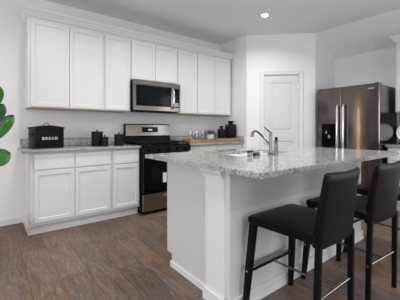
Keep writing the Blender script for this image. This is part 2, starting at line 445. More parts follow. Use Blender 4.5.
# ================================================================ CABINETS
def shaker(x0, x1, z0, z1, yf=0.0, t=.019, rail=.056, flat=False):
    """door or drawer front facing -y"""
    s = MB(); s.box(x0, x1, yf, yf + t, z0, z1, 0)
    bm = s.bm
    bm.faces.ensure_lookup_table()
    ee = [e for e in bm.edges if all(abs(v.co.y - yf) < 1e-5 for v in e.verts)]
    bmesh.ops.bevel(bm, geom=ee, offset=.0025, segments=1, affect='EDGES')
    if not flat:
        f = max([f for f in bm.faces if f.normal.y < -.9], key=lambda f: f.calc_area())
        bmesh.ops.inset_region(bm, faces=[f], thickness=rail, depth=0)
        bmesh.ops.inset_region(bm, faces=[f], thickness=.007, depth=-.009)
    return s
def cabinet(name, label, loc, w, z0, z1, depth, doors, drawers, rz=0, toe=None, group='white kitchen cabinets', left_base=False, under=False, cat='cabinet'):
    """local: x 0..w, y 0 = door front, z absolute (root on its base)"""
    root = thing(name, label, cat, (loc[0], loc[1], z0 if toe is None else 0), rz, group)
    zb = -root.location.z
    mb = MB(); ft = .02
    cz0 = z0 if toe is None else toe
    mb.box(0, w, ft, depth, cz0 + zb, z1 + zb)
    if toe is not None:
        mb.box(0, w, .073 + .012, depth, 0, cz0)
    obj('cabinet_body', mb, M['cab'], root)
    if toe is not None:
        mb = MB(); mb.box(-.02 if left_base else 0, w, .073, .085, 0, .085, .002)
        if left_base: mb.box(-.02, -.0005, .0855, depth - .016, 0, .085, .002)
        obj('toe_board', mb, M['trim'], root)
    if under:
        mb = MB(); mb.box(.003, w - .003, ft + .001, depth - .002, z0 + zb - .008, z0 + zb)
        obj('underside_panel', mb, M['cabwood'], root)['label'] = 'bare wood underside of the cabinet'
    for (a, b, c, d) in doors:
        obj('cabinet_door', shaker(a, b, c + zb, d + zb), M['cab'], root)
    for (a, b, c, d) in drawers:
        obj('drawer_front', shaker(a, b, c + zb, d + zb, flat=True), M['cab'], root)
    return root
BY, BD = 3.32, WB - 3.32 - .002
TOE = .105
cabinet('base_cabinet', 'white base cabinet with two doors and two drawers under the bread box', (.337, BY), .858, .0, .884, BD,
        [(.029, .427, .137, .683), (.434, .842, .137, .683)], [(.029, .427, .702, .862), (.434, .842, .702, .862)], toe=TOE, left_base=True)
cabinet('base_cabinet', 'narrow white base cabinet with one door and one drawer left of the range', (1.196, BY), .372, .0, .884, BD,
        [(.018, .36, .137, .683)], [(.018, .36, .702, .862)], toe=TOE)
cabinet('base_cabinet', 'white base cabinet right of the range under the wooden tray', (2.336, BY), 1.198, .0, .884, BD,
        [(.02, .59, .137, .683), (.605, 1.17, .137, .683)], [(.02, .59, .702, .862), (.605, 1.17, .702, .862)], toe=TOE)
cabinet('base_cabinet', 'white base cabinet against the dark backsplash beside the fridge', (4.425, 1.405), 1.2, .0, .884, XR - 4.425 - .002,
        [(.02, .59, .137, .683), (.605, 1.18, .137, .683)], [(.02, .59, .702, .862), (.605, 1.18, .702, .862)], rz=-PI / 2, toe=TOE)
UY, UD = 3.59, WB - 3.59 - .002
UZ0, UZ1 = 1.385, 2.415
dz0, dz1 = UZ0 + .008, UZ1 - .035
cabinet('wall_cabinet', 'tall two-door white wall cabinet above the bread box', (.337, UY), .852, UZ0, UZ1, UD,
        [(.028, .427, dz0, dz1), (.433, .832, dz0, dz1)], [], under=True)
cabinet('wall_cabinet', 'single-door white wall cabinet just left of the microwave', (1.190, UY), .368, UZ0, UZ1, UD,
        [(.016, .352, dz0, dz1)], [], under=True)
cabinet('wall_cabinet', 'short two-door white wall cabinet above the microwave', (1.559, UY), .776, 1.835, UZ1, UD,
        [(.014, .384, 1.845, dz1), (.390, .762, 1.845, dz1)], [])
cabinet('wall_cabinet', 'single-door white wall cabinet just right of the microwave', (2.336, UY), .392, UZ0, UZ1, UD,
        [(.016, .376, dz0, dz1)], [], under=True)
cabinet('wall_cabinet', 'two-door white wall cabinet above the black vases', (2.729, UY), .780, UZ0, UZ1, UD,
        [(.014, .386, dz0, dz1), (.392, .764, dz0, dz1)], [], under=True)
cabinet('wall_cabinet', 'white wall cabinet at the right edge past the fridge', (4.72, 1.397), 1.15, UZ0, UZ1, XR - 4.72 - .002,
        [(.016, .57, dz0, dz1), (.582, 1.13, dz0, dz1)], [], rz=-PI / 2, under=True)
# crown moulding
def crown(name, x0, x1, yf, yb, label, rz=0, loc=(0, 0, 0)):
    prof = [(0, 0), (-.008, 0), (-.010, .012), (-.022, .030), (-.042, .055), (-.052, .062), (-.056, .066), (-.056, .086), (0, .086)]
    mb = MB(); bm = mb.bm
    path = [((x0, yb), (-1, 0)), ((x0, yf), (-1, -1)), ((x1, yf), (1, -1)), ((x1, yb), (1, 0))]
    rings = []
    for (px, py), (ox, oy) in path:
        rings.append([bm.verts.new((px - ox * p[0], py - oy * p[0], p[1])) for p in prof])
    for a, b in zip(rings, rings[1:]):
        n = len(prof)
        for k in range(n): bm.faces.new((a[k], a[(k + 1) % n], b[(k + 1) % n], b[k]))
    bm.faces.new(rings[0]); bm.faces.new(rings[-1][::-1])
    o = obj(name, mb, M['trim']); o.location = loc; o.rotation_euler = (0, 0, rz); o['kind'] = 'structure'; o['label'] = label
crown('trim_2', 0, 3.172, 0, .34 - .002, 'crown moulding along the top of the back wall cabinets', loc=(.337, UY + .01, UZ1 + .001))
crown('trim_3', 0, 1.15, 0, XR - 4.73 - .002, 'crown moulding on the cabinet past the fridge', rz=-PI / 2, loc=(4.73, 1.397, UZ1 + .001))

# ================================================================ COUNTERTOPS
def slab(outer, holes, z0, z1, bev=.004):
    """flat slab from an outline with holes"""
    mb = MB(); bm = mb.bm; es = []
    for loop in [outer] + holes:
        vs_ = [bm.verts.new((p[0], p[1], z1)) for p in loop]
        for i in range(len(vs_)): es.append(bm.edges.new((vs_[i], vs_[(i + 1) % len(vs_)])))
    bmesh.ops.triangle_fill(bm, use_beauty=True, use_dissolve=False, edges=es)
    top = bm.faces[:]
    r = bmesh.ops.extrude_face_region(bm, geom=top)
    for g in r['geom']:
        if isinstance(g, bmesh.types.BMVert): g.co.z = z0
    return mb
def rrect(x0, x1, y0, y1, rs, n=8):
    """rounded rectangle; rs = radii of (x0y0, x1y0, x1y1, x0y1)"""
    out = []
    for (cx, cy, a0, r) in ((x0, y0, PI, rs[0]), (x1, y0, 1.5 * PI, rs[1]), (x1, y1, 0, rs[2]), (x0, y1, .5 * PI, rs[3])):
        sx = 1 if cx == x0 else -1; sy = 1 if cy == y0 else -1
        if r < 1e-4: out.append((cx, cy)); continue
        for k in range(n + 1):
            a = a0 + k / n * PI / 2; out.append((cx + sx * r + r * math.cos(a), cy + sy * r + r * math.sin(a)))
    return out
CT = .914; CB = .884
def counter(name, label, x0, x1, y0, y1, splashes):
    root = thing(name, label, 'countertop', ((x0 + x1) / 2, (y0 + y1) / 2, CB))
    mb = MB(); mb.box(x0, x1, y0, y1, CB + .0005, CT, .004)
    obj('worktop', mb, M['granite'], root, 30, world=True)
    for (a, b, c, d) in splashes:
        mb = MB(); mb.box(a, b, c, d, CT + .0005, CT + .102, .002)
        obj('upstand', mb, M['granite'], root, 30, world=True)
    return root
counter('countertop', 'speckled granite countertop holding the bread box and canisters', .262, 1.568, 3.285, WB - .001, [(.285, 1.568, WB - .021, WB - .002)])
counter('countertop', 'speckled granite countertop right of the range holding the wooden tray', 2.337, 3.535, 3.285, WB - .001,
        [(2.337, 3.514, WB - .021, WB - .002), (3.516, 3.535, 3.30, WB - .003)])
counter('countertop', 'granite countertop beside the fridge at the right edge', 4.39, XR - .001, .2, 1.418, [])
# dark tiled backsplash on the right wall
mb = MB(); mb.box(XR - .012, XR - .001, .2, 1.43, CT + .001, UZ0 - .013)
struct('trim_4', mb, M['splash'], label='dark backsplash between the counter and the cabinet beside the fridge')

# ================================================================ ISLAND
IX0, IX1, IY0, IY1 = 1.065, 3.17, .885, 2.165
SX0, SX1, SY0, SY1 = 1.60, 2.28, 1.52, 1.93
isl = thing('kitchen_island', 'white kitchen island with a grey seating side under the long granite top', 'island', (2.1, 1.6, 0))
mb = MB()
# carcass as a ring of panels so the sink can hang inside
mb.box(1.19, 1.205, 1.42, 1.917, 0, .883); mb.box(1.19, 1.205, 1.917, 1.99, TOE, .883)
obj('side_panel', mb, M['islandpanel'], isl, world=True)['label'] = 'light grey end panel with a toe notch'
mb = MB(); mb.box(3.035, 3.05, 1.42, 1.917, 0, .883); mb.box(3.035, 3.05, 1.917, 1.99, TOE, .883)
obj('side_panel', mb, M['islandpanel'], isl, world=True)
mb = MB(); mb.box(1.206, 3.034, 1.905, 1.917, 0, TOE); obj('toe_board', mb, M['trim'], isl, world=True)
mb = MB(); mb.box(1.206, 3.034, 1.42, 1.98, TOE, TOE + .016); mb.box(1.206, 3.034, 1.965, 1.98, TOE + .016, .883)
for x in (1.5, 2.36): mb.box(x - .008, x + .008, 1.43, 1.965, TOE + .016, .883)
obj('cabinet_body', mb, M['cab'], isl, world=True)
xs = [1.206, 1.50, 1.93, 2.36, 2.70, 3.034]
for a, b in zip(xs, xs[1:]):
    s = shaker(-(b - .006), -(a + .006), .137, .683); s.bm.transform(Matrix(((-1, 0, 0, 0), (0, -1, 0, 2.0), (0, 0, 1, 0), (0, 0, 0, 1))))
    obj('cabinet_door', s, M['cab'], isl, world=True)
    s = shaker(-(b - .006), -(a + .006), .702, .862, flat=True); s.bm.transform(Matrix(((-1, 0, 0, 0), (0, -1, 0, 2.0), (0, 0, 1, 0), (0, 0, 0, 1))))
    obj('drawer_front', s, M['cab'], isl, world=True)
HY0, HY1 = 1.20, 1.415
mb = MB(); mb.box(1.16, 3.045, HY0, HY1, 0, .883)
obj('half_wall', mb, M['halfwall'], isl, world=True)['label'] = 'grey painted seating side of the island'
mb = MB(); mb.box(1.142, 1.16, HY0 + .035, HY1, 0, .883, .002)
post = obj('end_post', mb, M['trim'], isl, world=True); post['label'] = 'bright white board capping the end of the half wall'
mb = MB(); bm = mb.bm   # small capital on three sides of the board
prof = [(0, .822), (.010, .822), (.012, .838), (.024, .856), (.028, .860), (.028, .883), (0, .883)]
path = [((1.16, HY1), (0, 1)), ((1.142, HY1), (-1, 1)), ((1.142, HY0 + .035), (-1, -.1)), ]
rings = [[bm.verts.new((p[0] + o[0] * q[0], p[1] + o[1] * q[0], q[1])) for q in prof] for p, o in path]
for a, b in zip(rings, rings[1:]):
    for k in range(len(prof)): bm.faces.new((a[k], a[(k + 1) % len(prof)], b[(k + 1) % len(prof)], b[k]))
bm.faces.new(rings[0]); bm.faces.new(rings[-1][::-1])
obj('post_capital', mb, M['trim'], post, world=True)
mb = MB(); mb.box(1.126, 3.061, HY0 - .016, HY0, 0, .085, .003); mb.box(1.126, 1.1415, HY0 + .0005, HY1 + .012, 0, .085, .003)
mb.box(1.177, 1.19, HY1, 1.925, 0, .05, .003)
mb.box(1.126, 3.061, HY0 - .022, HY0 - .016, 0, .02, .002)
obj('baseboard', mb, M['trim'], isl, world=True)

it = thing('island_countertop', 'long speckled granite worktop of the island with the sink cut in', 'countertop', (2.1, 1.5, CB))
outer = rrect(IX0, IX1, IY0, IY1, (.012, .07, .03, .012))
hole = rrect(SX0, SX1, SY0, SY1, (.04, .04, .04, .04))
mb = slab(outer, [hole], CB + .0005, CT)
bm = mb.bm
ee = [e for e in bm.edges if len(e.link_faces) == 2 and e.calc_face_angle() > 1.0 and e.verts[0].co.z > CT - .001 and e.verts[1].co.z > CT - .001]
bmesh.ops.bevel(bm, geom=ee, offset=.004, segments=2, affect='EDGES')
obj('worktop', mb, M['granite'], it, 30, world=True)

# ---- sink
sk = thing('kitchen_sink', 'stainless steel double bowl sink set into the island top', 'sink', ((SX0 + SX1) / 2, (SY0 + SY1) / 2, .70))
mb = MB(); bm = mb.bm
def bowl(x0, x1, y0, y1, zt, zb_, tag_=None):
    t = MB(); b2 = t.bm
    lo = rrect(x0, x1, y0, y1, (.05,) * 4, 6); inn = rrect(x0 + .02, x1 - .02, y0 + .02, y1 - .02, (.04,) * 4, 6)
    A = [b2.verts.new((p[0], p[1], zt)) for p in lo]; B = [b2.verts.new((p[0], p[1], zb_ + .03)) for p in lo]
    Cc = [b2.verts.new((p[0], p[1], zb_)) for p in inn]
    n = len(lo)
    for a, b in ((A, B), (B, Cc)):
        for k in range(n): b2.faces.new((a[k], a[(k + 1) % n], b[(k + 1) % n], b[k]))
    b2.faces.new(Cc)
    so = b2.faces[:]
    bmesh.ops.solidify(b2, geom=so, thickness=-.002)
    return t
mid = SX0 + .37
b1 = bowl(SX0 - .006, mid - .012, SY0 - .006, SY1 + .006, CB - .001, .70)
obj('bowl', b1, M['sinksteel'], sk, 40, world=True)
b2_ = bowl(mid + .012, SX1 + .006, SY0 - .006, SY1 + .006, CB - .001, .74)
obj('bowl', b2_, M['sinksteel'], sk, 40, world=True)
mb = MB(); mb.box(mid - .013, mid + .013, SY0 - .006, SY1 + .006, .855, CB - .004, .005); obj('divider', mb, M['sinksteel'], sk, 40, world=True)
# ---- faucet
fx, fy = 1.89, 1.455
fa = thing('faucet', 'steel pull-out faucet with an angled spout behind the sink', 'faucet', (fx, fy, CT))
mb = MB(); mb.lathe([(0, 0), (.028, 0), (.028, .006), (.019, .012), (.0145, .03), (.012, .06), (.012, .19), (.010, .198), (0, .2)])
obj('column', mb, M['chromedark'], fa, 40)
mb = MB(); mb.tube([(0, .005, .085), (-.004, .05, .13), (-.008, .11, .178), (-.011, .145, .200), (-.013, .165, .203), (-.015, .182, .195), (-.016, .190, .178)],
                   [.0095, .009, .009, .0095, .010, .011, .012], 12)
sp_ = obj('spout', mb, M['chromedark'], fa, 60)
mb = MB(); mb.tube([(-.016, .190, .180), (-.016, .194, .15)], [.014, .017], 12); obj('spray_head', mb, M['chromedark'], sp_, 60)
mb = MB(); mb.tube([(0, 0, .19), (-.002, .03, .21), (-.004, .065, .238)], [.0075, .006, .005], 10); obj('lever', mb, M['chromedark'], fa, 60)
sd = thing('soap_dispenser', 'slim ribbed steel soap bottle right beside the faucet', 'soap bottle', (1.945, 1.44, CT))
mb = MB(); pr = [(0, 0), (.017, 0)]
for k in range(9): pr += [(.017, .008 + k * .012), (.0145, .014 + k * .012)]
pr += [(.012, .122), (0, .122)]; mb.lathe(pr); obj('bottle', mb, M['chromedark'], sd, 50)
mb = MB(); mb.lathe([(0, .1225), (.012, .1225), (.013, .145), (.009, .152), (0, .152)]); obj('cap', mb, M['blackmetal'], sd, 40)
sd = thing('soap_pump', 'short clear soap pump with a black collar at the near sink edge', 'soap pump', (1.665, 1.49, CT))
mb = MB(); mb.lathe([(0, 0), (.018, 0), (.019, .02), (.016, .034), (0, .034)]); obj('bottle', mb, M['chromedark'], sd, 40)
mb = MB(); mb.lathe([(0, .0345), (.026, .0345), (.026, .041), (.008, .047), (0, .047)]); obj('collar', mb, M['blackmetal'], sd, 40)
mb = MB(); mb.tube([(0, 0, .045), (0, 0, .085)], .003, 8); obj('plunger', mb, M['chrome'], sd, 60)
mb = MB(); mb.box(-.035, .03, -.018, .018, 0, .026, .006)
o = obj('sponge', mb, M['greyknit']); o.location = (1.745, 1.49, CT + .0005); o.rotation_euler = (0, 0, .2)
tag(o, 'dark grey sponge on the island beside the sink', 'sponge')
mb = MB(); mb.lathe([(0, 0), (.013, 0), (.017, .034), (.015, .034), (.012, .003), (0, .003)])
o = obj('cup', mb, M['whiteceramic'], smooth=40); o.location = (1.785, 1.475, CT + .0005)
tag(o, 'tiny white cup between the dark sponge and the faucet', 'cup')

# ================================================================ RANGE
R0, R1 = 1.575, 2.331
rg = thing('range', 'freestanding gas range with black oven door and stainless backguard', 'stove', ((R0 + R1) / 2, 3.6, 0))
W = lambda n, mb, mt, p=rg, sm=None: obj(n, mb, M[mt], p, sm, world=True)
mb = MB(); mb.box(R0, R1, 3.28, 3.905, .035, .905, .004); mb.box(R0 + .03, R1 - .03, 3.33, 3.88, 0, .035); W('body', mb, 'blackenamel')
mb = MB(); mb.box(R0, R1, 3.245, 3.84, .905, .921, .005); W('cooktop', mb, 'blackenamel')
mb = MB(); mb.prism([(3.282, .815), (3.225, .822), (3.235, .905), (3.282, .905)], 'x', R0 + .001, R1 - .001); pan = W('control_panel', mb, 'blackenamel')
for k in range(5):
    x = R0 + .09 + k * .144
    mb = MB(); mb.tube([(x, 3.232, .863), (x, 3.222, .862)], .024, 20); mb.tube([(x, 3.222, .862), (x, 3.199, .860)], [.021, .018], 20)
    mb.box(x - .004, x + .004, 3.193, 3.2, .843, .878, .001); W('knob', mb, 'blackmetal', pan, 40)
mb = MB(); mb.box(R0 + .004, R1 - .004, 3.228, 3.279, .285, .808, .006); od = W('oven_door', mb, 'blackglass')
mb = MB(); mb.box(R0 + .12, R1 - .12, 3.2262, 3.2279, .40, .68); W('door_window', mb, 'display', od)
mb = MB(); mb.tube([(R0 + .06, 3.19, .765), (R1 - .06, 3.19, .765)], .011, 12)
for x in (R0 + .08, R1 - .08): mb.tube([(x, 3.19, .765), (x, 3.23, .765)], .008, 8)
W('door_handle', mb, 'steel', od, 50)
mb = MB(); mb.box(R0 + .004, R1 - .004, 3.232, 3.279, .05, .268, .005); dr = W('storage_drawer', mb, 'drawersteel'); dr['label'] = 'stainless drawer below the oven door'
mb = MB(); mb.box(R0 + .27, R1 - .27, 3.218, 3.232, .222, .236, .003); W('drawer_pull', mb, 'handlesteel', dr)
mb = MB(); mb.prism([(3.79, .921), (3.905, .921), (3.905, 1.205), (3.86, 1.205), (3.825, 1.19), (3.815, 1.03), (3.80, 1.02)], 'x', R0 + .004, R1 - .004); W('backguard_base', mb, 'blackenamel')
mb = MB(); mb.prism([(3.8135, 1.035), (3.8245, 1.195), (3.838, 1.208), (3.895, 1.208), (3.895, 1.214), (3.835, 1.214), (3.818, 1.198), (3.806, 1.035)], 'x', R0 + .002, R1 - .002)
bg = W('backguard_panel', mb, 'steel'); bg['label'] = 'stainless steel backguard panel'
mb = MB(); mb.prism([(3.808, 1.085), (3.815, 1.165), (3.811, 1.166), (3.803, 1.085)], 'x', R0 + .26, R0 + .53); W('clock_display', mb, 'display', bg)
mb = MB(); mb.prism([(3.804, 1.11), (3.807, 1.135), (3.805, 1.136), (3.802, 1.11)], 'x', R0 + .36, R0 + .43); W('clock_digits', mb, 'ledblue', bg)
for (gx0, gx1) in ((R0 + .02, R0 + .255), (R0 + .26, R0 + .496), (R0 + .50, R1 - .02)):
    mb = MB()
    for y in (3.29, 3.42, 3.545, 3.67, 3.775): mb.box(gx0, gx1, y - .006, y + .006, .94, .955, .002)
    for x in (gx0 + .006, (gx0 + gx1) / 2, gx1 - .006): mb.box(x - .006, x + .006, 3.284, 3.781, .94, .955, .002)
    for x in (gx0 + .008, gx1 - .008):
        for y in (3.29, 3.775): mb.box(x - .007, x + .007, y - .007, y + .007, .921, .942)
    W('grate', mb, 'iron')
for x, y in ((R0 + .14, 3.40), (R0 + .14, 3.66), (R0 + .38, 3.53), (R1 - .14, 3.40), (R1 - .14, 3.66)):
    mb = MB(); mb.lathe([(0, .921), (.045, .921), (.042, .932), (.03, .936), (0, .936)], x, y, 20); W('burner', mb, 'iron', sm=40)
mb = MB(); mb.box(1.862, 1.918, 3.2235, 3.2255, .41, .54)
o = obj('paper_tag', mb, M['white']); base_origin(o, (1.89, 3.2245, .41)); tag(o, 'white paper tag stuck on the black oven door', 'tag')

# ================================================================ MICROWAVE
mw = thing('microwave', 'stainless over-the-range microwave under the short wall cabinet', 'microwave', (1.94, 3.7, 1.39))
W = lambda n, mb, mt, p=mw, sm=None: obj(n, mb, M[mt], p, sm, world=True)
X0, X1, Z0, Z1, YF_ = 1.561, 2.331, 1.393, 1.822, 3.50
mb = MB(); mb.box(X0, X1, YF_ + .035, 3.925, Z0, Z1, .003); W('body', mb, 'blackenamel')
mb = MB(); mb.box(X0 + .02, X1 - .02, YF_ + .06, 3.8, Z0 - .006, Z0 - .0005, .002); W('vent_grille', mb, 'iron')
mb = MB(); mb.box(X0, X1, YF_ + .004, YF_ + .034, Z1 - .065, Z1, .004); W('top_strip', mb, 'steel')
mb = MB(); mb.box(X0, X0 + .60, YF_, YF_ + .034, Z0 + .003, Z1 - .067, .006); dr = W('door', mb, 'steel')
mb = MB(); mb.box(X0 + .035, X0 + .595, YF_ - .003, YF_ - .0005, Z0 + .07, Z1 - .072, .001); W('door_glass', mb, 'blackglass', dr)
mb = MB(); mb.box(X0 + .09, X0 + .52, YF_ - .0045, YF_ - .0035, Z0 + .105, Z1 - .11); W('viewing_window', mb, 'display', dr)
hx = X0 + .622
mb = MB(); mb.tube([(hx, YF_ - .0, Z0 + .05), (hx, YF_ - .03, Z0 + .065), (hx, YF_ - .043, Z0 + .13), (hx, YF_ - .047, Z0 + .20), (hx, YF_ - .043, Z0 + .27), (hx, YF_ - .03, Z0 + .335), (hx, YF_ - 0, Z0 + .35)], .014, 12)
W('handle', mb, 'handlesteel', dr, 60)
mb = MB(); mb.box(X0 + .602, X1, YF_ + .002, YF_ + .034, Z0 + .003, Z1 - .067, .004); cp = W('control_panel', mb, 'steel')
mb = MB(); mb.box(X0 + .645, X1 - .022, YF_ - .0005, YF_ + .0015, Z0 + .065, Z1 - .075); W('keypad', mb, 'blackglass', cp)
mb = MB(); mb.box(X0 + .66, X1 - .035, YF_ - .002, YF_ - .001, Z0 + .08, Z0 + .14); W('button', mb, 'steel', cp)

# ================================================================ FRIDGE
FX, FY0, FY1, FZ = 4.25, 1.435, 2.345, 1.778
fr = thing('refrigerator', 'tall dark stainless side-by-side refrigerator with ice dispenser', 'refrigerator', (4.65, 1.89, 0))
W = lambda n, mb, mt, p=fr, sm=None: obj(n, mb, M[mt], p, sm, world=True)
mb = MB(); mb.box(FX + .075, 4.95, FY0 + .006, FY1 - .006, .02, FZ - .015, .004); W('cabinet', mb, 'fridgeside')
mb = MB(); mb.box(FX + .04, FX + .075, FY0 + .02, FY1 - .02, .02, .09); W('kick_grille', mb, 'blackenamel')
def fdoor(y0, y1):
    """door with a slightly bowed front"""
    mb = MB(); n = 14; pts = []
    for k in range(n + 1):
        q = -math.cos(PI * k / n); y = (y0 + y1) / 2 + (y1 - y0) / 2 * q
        e = .003 * max(0, (abs(q) - .96) / .04) ** 2
        pts.append((FX + .003 * q * q + e, y))
    pts += [(FX + .07, y1), (FX + .07, y0)]
    mb.prism(pts, 'z', .10, FZ); return mb
FM = 1.952
mb = fdoor(FM + .004, FY1); ld = W('freezer_door', mb, 'fridgesteel', sm=35)
mb = fdoor(FY0, FM - .004); rd = W('fridge_door', mb, 'fridgesteel', sm=35)
mb = MB(); mb.box(FX + .02, FX + .074, FY0 + .02, FY1 - .02, .11, FZ - .01); W('door_gasket', mb, 'dark')
for y, dpar in ((FM + .045, ld), (FM - .045, rd)):
    mb = MB(); mb.tube([(FX + .01, y, .62), (FX - .035, y, .635), (FX - .052, y, .70), (FX - .058, y, 1.06), (FX - .052, y, 1.44), (FX - .035, y, 1.495), (FX + .01, y, 1.51)], .0155, 12)
    W('door_handle', mb, 'handlesteel', dpar, 60)
mb = MB()
dy0, dy1, z0_, z1_ = 2.045, 2.262, .865, 1.215
mb.box(FX - .004, FX + .012, dy0, dy1, z0_, z1_, .003)
ds = W('dispenser', mb, 'blackenamel', ld); ds['label'] = 'black ice and water dispenser'
dsp = []
mb = MB(); mb.box(FX - .008, FX - .0045, dy0 + .02, dy1 - .02, z0_ + .02, z1_ - .09, .001); mb.box(FX - .03, FX - .006, dy0 + .02, dy1 - .02, z0_ + .004, z0_ + .022, .003)
obj('dispenser_recess', mb, M['blackglass'], ld, world=True)
mb = MB(); mb.tube([(FX - .009, 2.175, 1.105), (FX - .03, 2.172, 1.085), (FX - .034, 2.17, 1.06)], [.016, .02, .018], 12)
obj('dispenser_paddle', mb, M['steel'], ld, 50, world=True)
mb = MB(); mb.tube([(FX - .009, 2.13, 1.04), (FX - .028, 2.128, 1.03), (FX - .032, 2.126, .99)], [.018, .022, .018], 12)
obj('dispenser_paddle', mb, M['steel'], ld, 50, world=True)
mb = MB(); mb.box(FX - .001, FX + .003, 1.50, 1.585, 1.705, 1.717); W('badge', mb, 'handlesteel', rd)
for y in (FY0 + .05, FY1 - .05):
    mb = MB(); mb.box(FX + .03, FX + .16, y - .025, y + .025, FZ - .0145, FZ + .012, .004); W('hinge_cover', mb, 'blackmetal')

# ================================================================ THINGS ON THE BACK COUNTER
# bread box
bb = thing('bread_box', 'black metal bread box lettered BREAD with a peaked lid', 'bread box', (.393, 3.467, CT + .001), math.radians(13.7))
bw, bd, bh = .312, .20, .222
mb = MB(); mb.box(0, bw, 0, bd, 0, bh, .006); obj('box', mb, M['blackmetal'], bb, 30)
mb = MB(); mb.prism([(-.006, bh), (bw + .006, bh), (bw + .006, bh + .018), (bw * .58, bh + .040), (bw * .42, bh + .040), (-.006, bh + .018)], 'y', -.006, bd + .006)
lid = obj('lid', mb, M['blackmetal'], bb)
mb = MB(); mb.tube([(bw / 2 - .035 + 0.07 * k / 10, bd / 2, bh + .034 + .034 * math.sin(PI * k / 10)) for k in range(11)], .0045, 8)
obj('lid_handle', mb, M['blackmetal'], lid, 60)
mb = MB()
for y in (.06, .14): mb.tube([(-.002, y, .16), (-.012, y, .16)], .008, 10)
mb.tube([(-.012, .05, .16), (-.012, .15, .16)], .005, 8)
obj('side_handle', mb, M['iron'], bb, 60)
cu = bpy.data.curves.new('t', 'FONT'); cu.body = 'BREAD'; cu.size = .056; cu.extrude = .0006; cu.align_x = 'CENTER'; cu.align_y = 'CENTER'; cu.space_character = 1.12; cu.offset = .0; cu.space_character = 1.3
to = bpy.data.objects.new('t', cu); C.objects.link(to)
dg = bpy.context.evaluated_depsgraph_get(); me = bpy.data.meshes.new_from_object(to.evaluated_get(dg))
bpy.data.objects.remove(to)
t = bmesh.new(); t.from_mesh(me)
xs_ = [v.co.x for v in t.verts]; sx_ = .165 / (max(xs_) - min(xs_))
t.transform(Matrix.Translation((bw * .50, -.0008, bh * .50)) @ Matrix.Rotation(PI / 2, 4, 'X') @ Matrix.Scale(sx_, 4))
mb = MB(); mb.add(t); o = obj('lettering', mb, M['textwhite'], bb); o['label'] = 'white capital letters reading BREAD'

def canister(label, x, y, r, h):
    root = thing('canister', label, 'canister', (x, y, CT + .001), 0, 'black lidded canisters left of the range')
    mb = MB(); mb.lathe([(0, 0), (r * .96, 0), (r, .004), (r, h - .022), (0, h - .022)]); obj('jar', mb, M['canister'], root, 40)
    mb = MB(); mb.lathe([(0, h - .0215), (r * 1.02, h - .0215), (r * 1.02, h - .004), (r * .97, h), (0, h)]); l = obj('lid', mb, M['canister'], root, 40)
    mb = MB(); mb.lathe([(0, h + .0005), (.008, h + .0005), (.007, h + .008), (.012, h + .014), (.012, h + .021), (0, h + .024)]); obj('knob', mb, M['canister'], l, 40)
canister('largest black canister with a knobbed lid, beside the smallest one', 1.10, 3.60, .071, .188)
canister('smallest black canister, standing in front of the largest', 1.158, 3.475, .043, .122)
canister('medium black canister standing alone next to the range', 1.352, 3.50, .060, .152)

# wooden tray and what stands in it
TX0, TX1, TY0, TY1 = 2.42, 3.505, 3.36, 3.61
tr = thing('wooden_tray', 'long rustic brown wooden tray holding the vases, plant and glasses', 'tray', ((TX0 + TX1) / 2, (TY0 + TY1) / 2, CT + .001))
W = lambda n, mb, mt, p=tr, sm=None: obj(n, mb, M[mt], p, sm, world=True)
TB = CT + .001
mb = MB(); mb.box(TX0, TX1, TY0, TY1, TB, TB + .015, .003); W('tray_base', mb, 'traywood')
mb = MB(); mb.box(TX0, TX1, TY0, TY0 + .014, TB + .0155, TB + .062, .003); W('side_board', mb, 'traywood')
mb = MB(); mb.box(TX0, TX1, TY1 - .014, TY1, TB + .0155, TB + .062, .003); W('side_board', mb, 'traywood')
for x in (TX0, TX1 - .014):
    mb = MB(); mb.box(x, x + .014, TY0 + .0145, TY1 - .0145, TB + .0155, TB + .062, .003); W('end_board', mb, 'traywood')
TZ = TB + .0155
def vase(label, x, y, r, h, ang):
    root = thing('vase', label, 'vase', (x, y, TZ), ang)
    prof = [(0, 0), (r * .62, 0), (r * .70, h * .04), (r * .93, h * .22), (r, h * .42), (r * .97, h * .56), (r * .80, h * .70), (r * .45, h * .79), (r * .36, h * .84), (r * .40, h * .90), (r * .60, h * .985), (r * .60, h),
            (r * .50, h * .99), (r * .30, h * .88), (r * .30, h * .80), (0, h * .70)]
    mb = MB(); mb.lathe(prof, n=36); obj('vessel', mb, M['darkceramic'], root, 50)
    for s in (-1, 1):
        mb = MB(); mb.tube([(s * r * .86, 0, h * .62), (s * r * .88, 0, h * .72), (s * r * .82, 0, h * .79), (s * r * .62, 0, h * .80), (s * r * .36, 0, h * .79)], r * .13, 10)
        obj('handle', mb, M['darkceramic'], root, 60)
vase('large black urn vase with two small handles, at the tray right end', 3.405, 3.50, .103, .347, -.65)
vase('smaller black vase between the potted plant and the large vase', 3.165, 3.48, .066, .257, -.65)
pp = thing('potted_herb', 'small leafy green plant in a white bowl pot on the tray', 'plant', (2.91, 3.48, TZ))
mb = MB(); mb.lathe([(0, 0), (.045, 0), (.062, .05), (.068, .115), (.063, .115), (.056, .09), (0, .088)]); pot = obj('pot', mb, M['whiteceramic'], pp, 40)
mb = MB(); mb.lathe([(0, .0885), (.055, .0885), (.03, .097), (0, .1)]); obj('soil', mb, M['soil'], pot, 60)
mb = MB(); bm = mb.bm
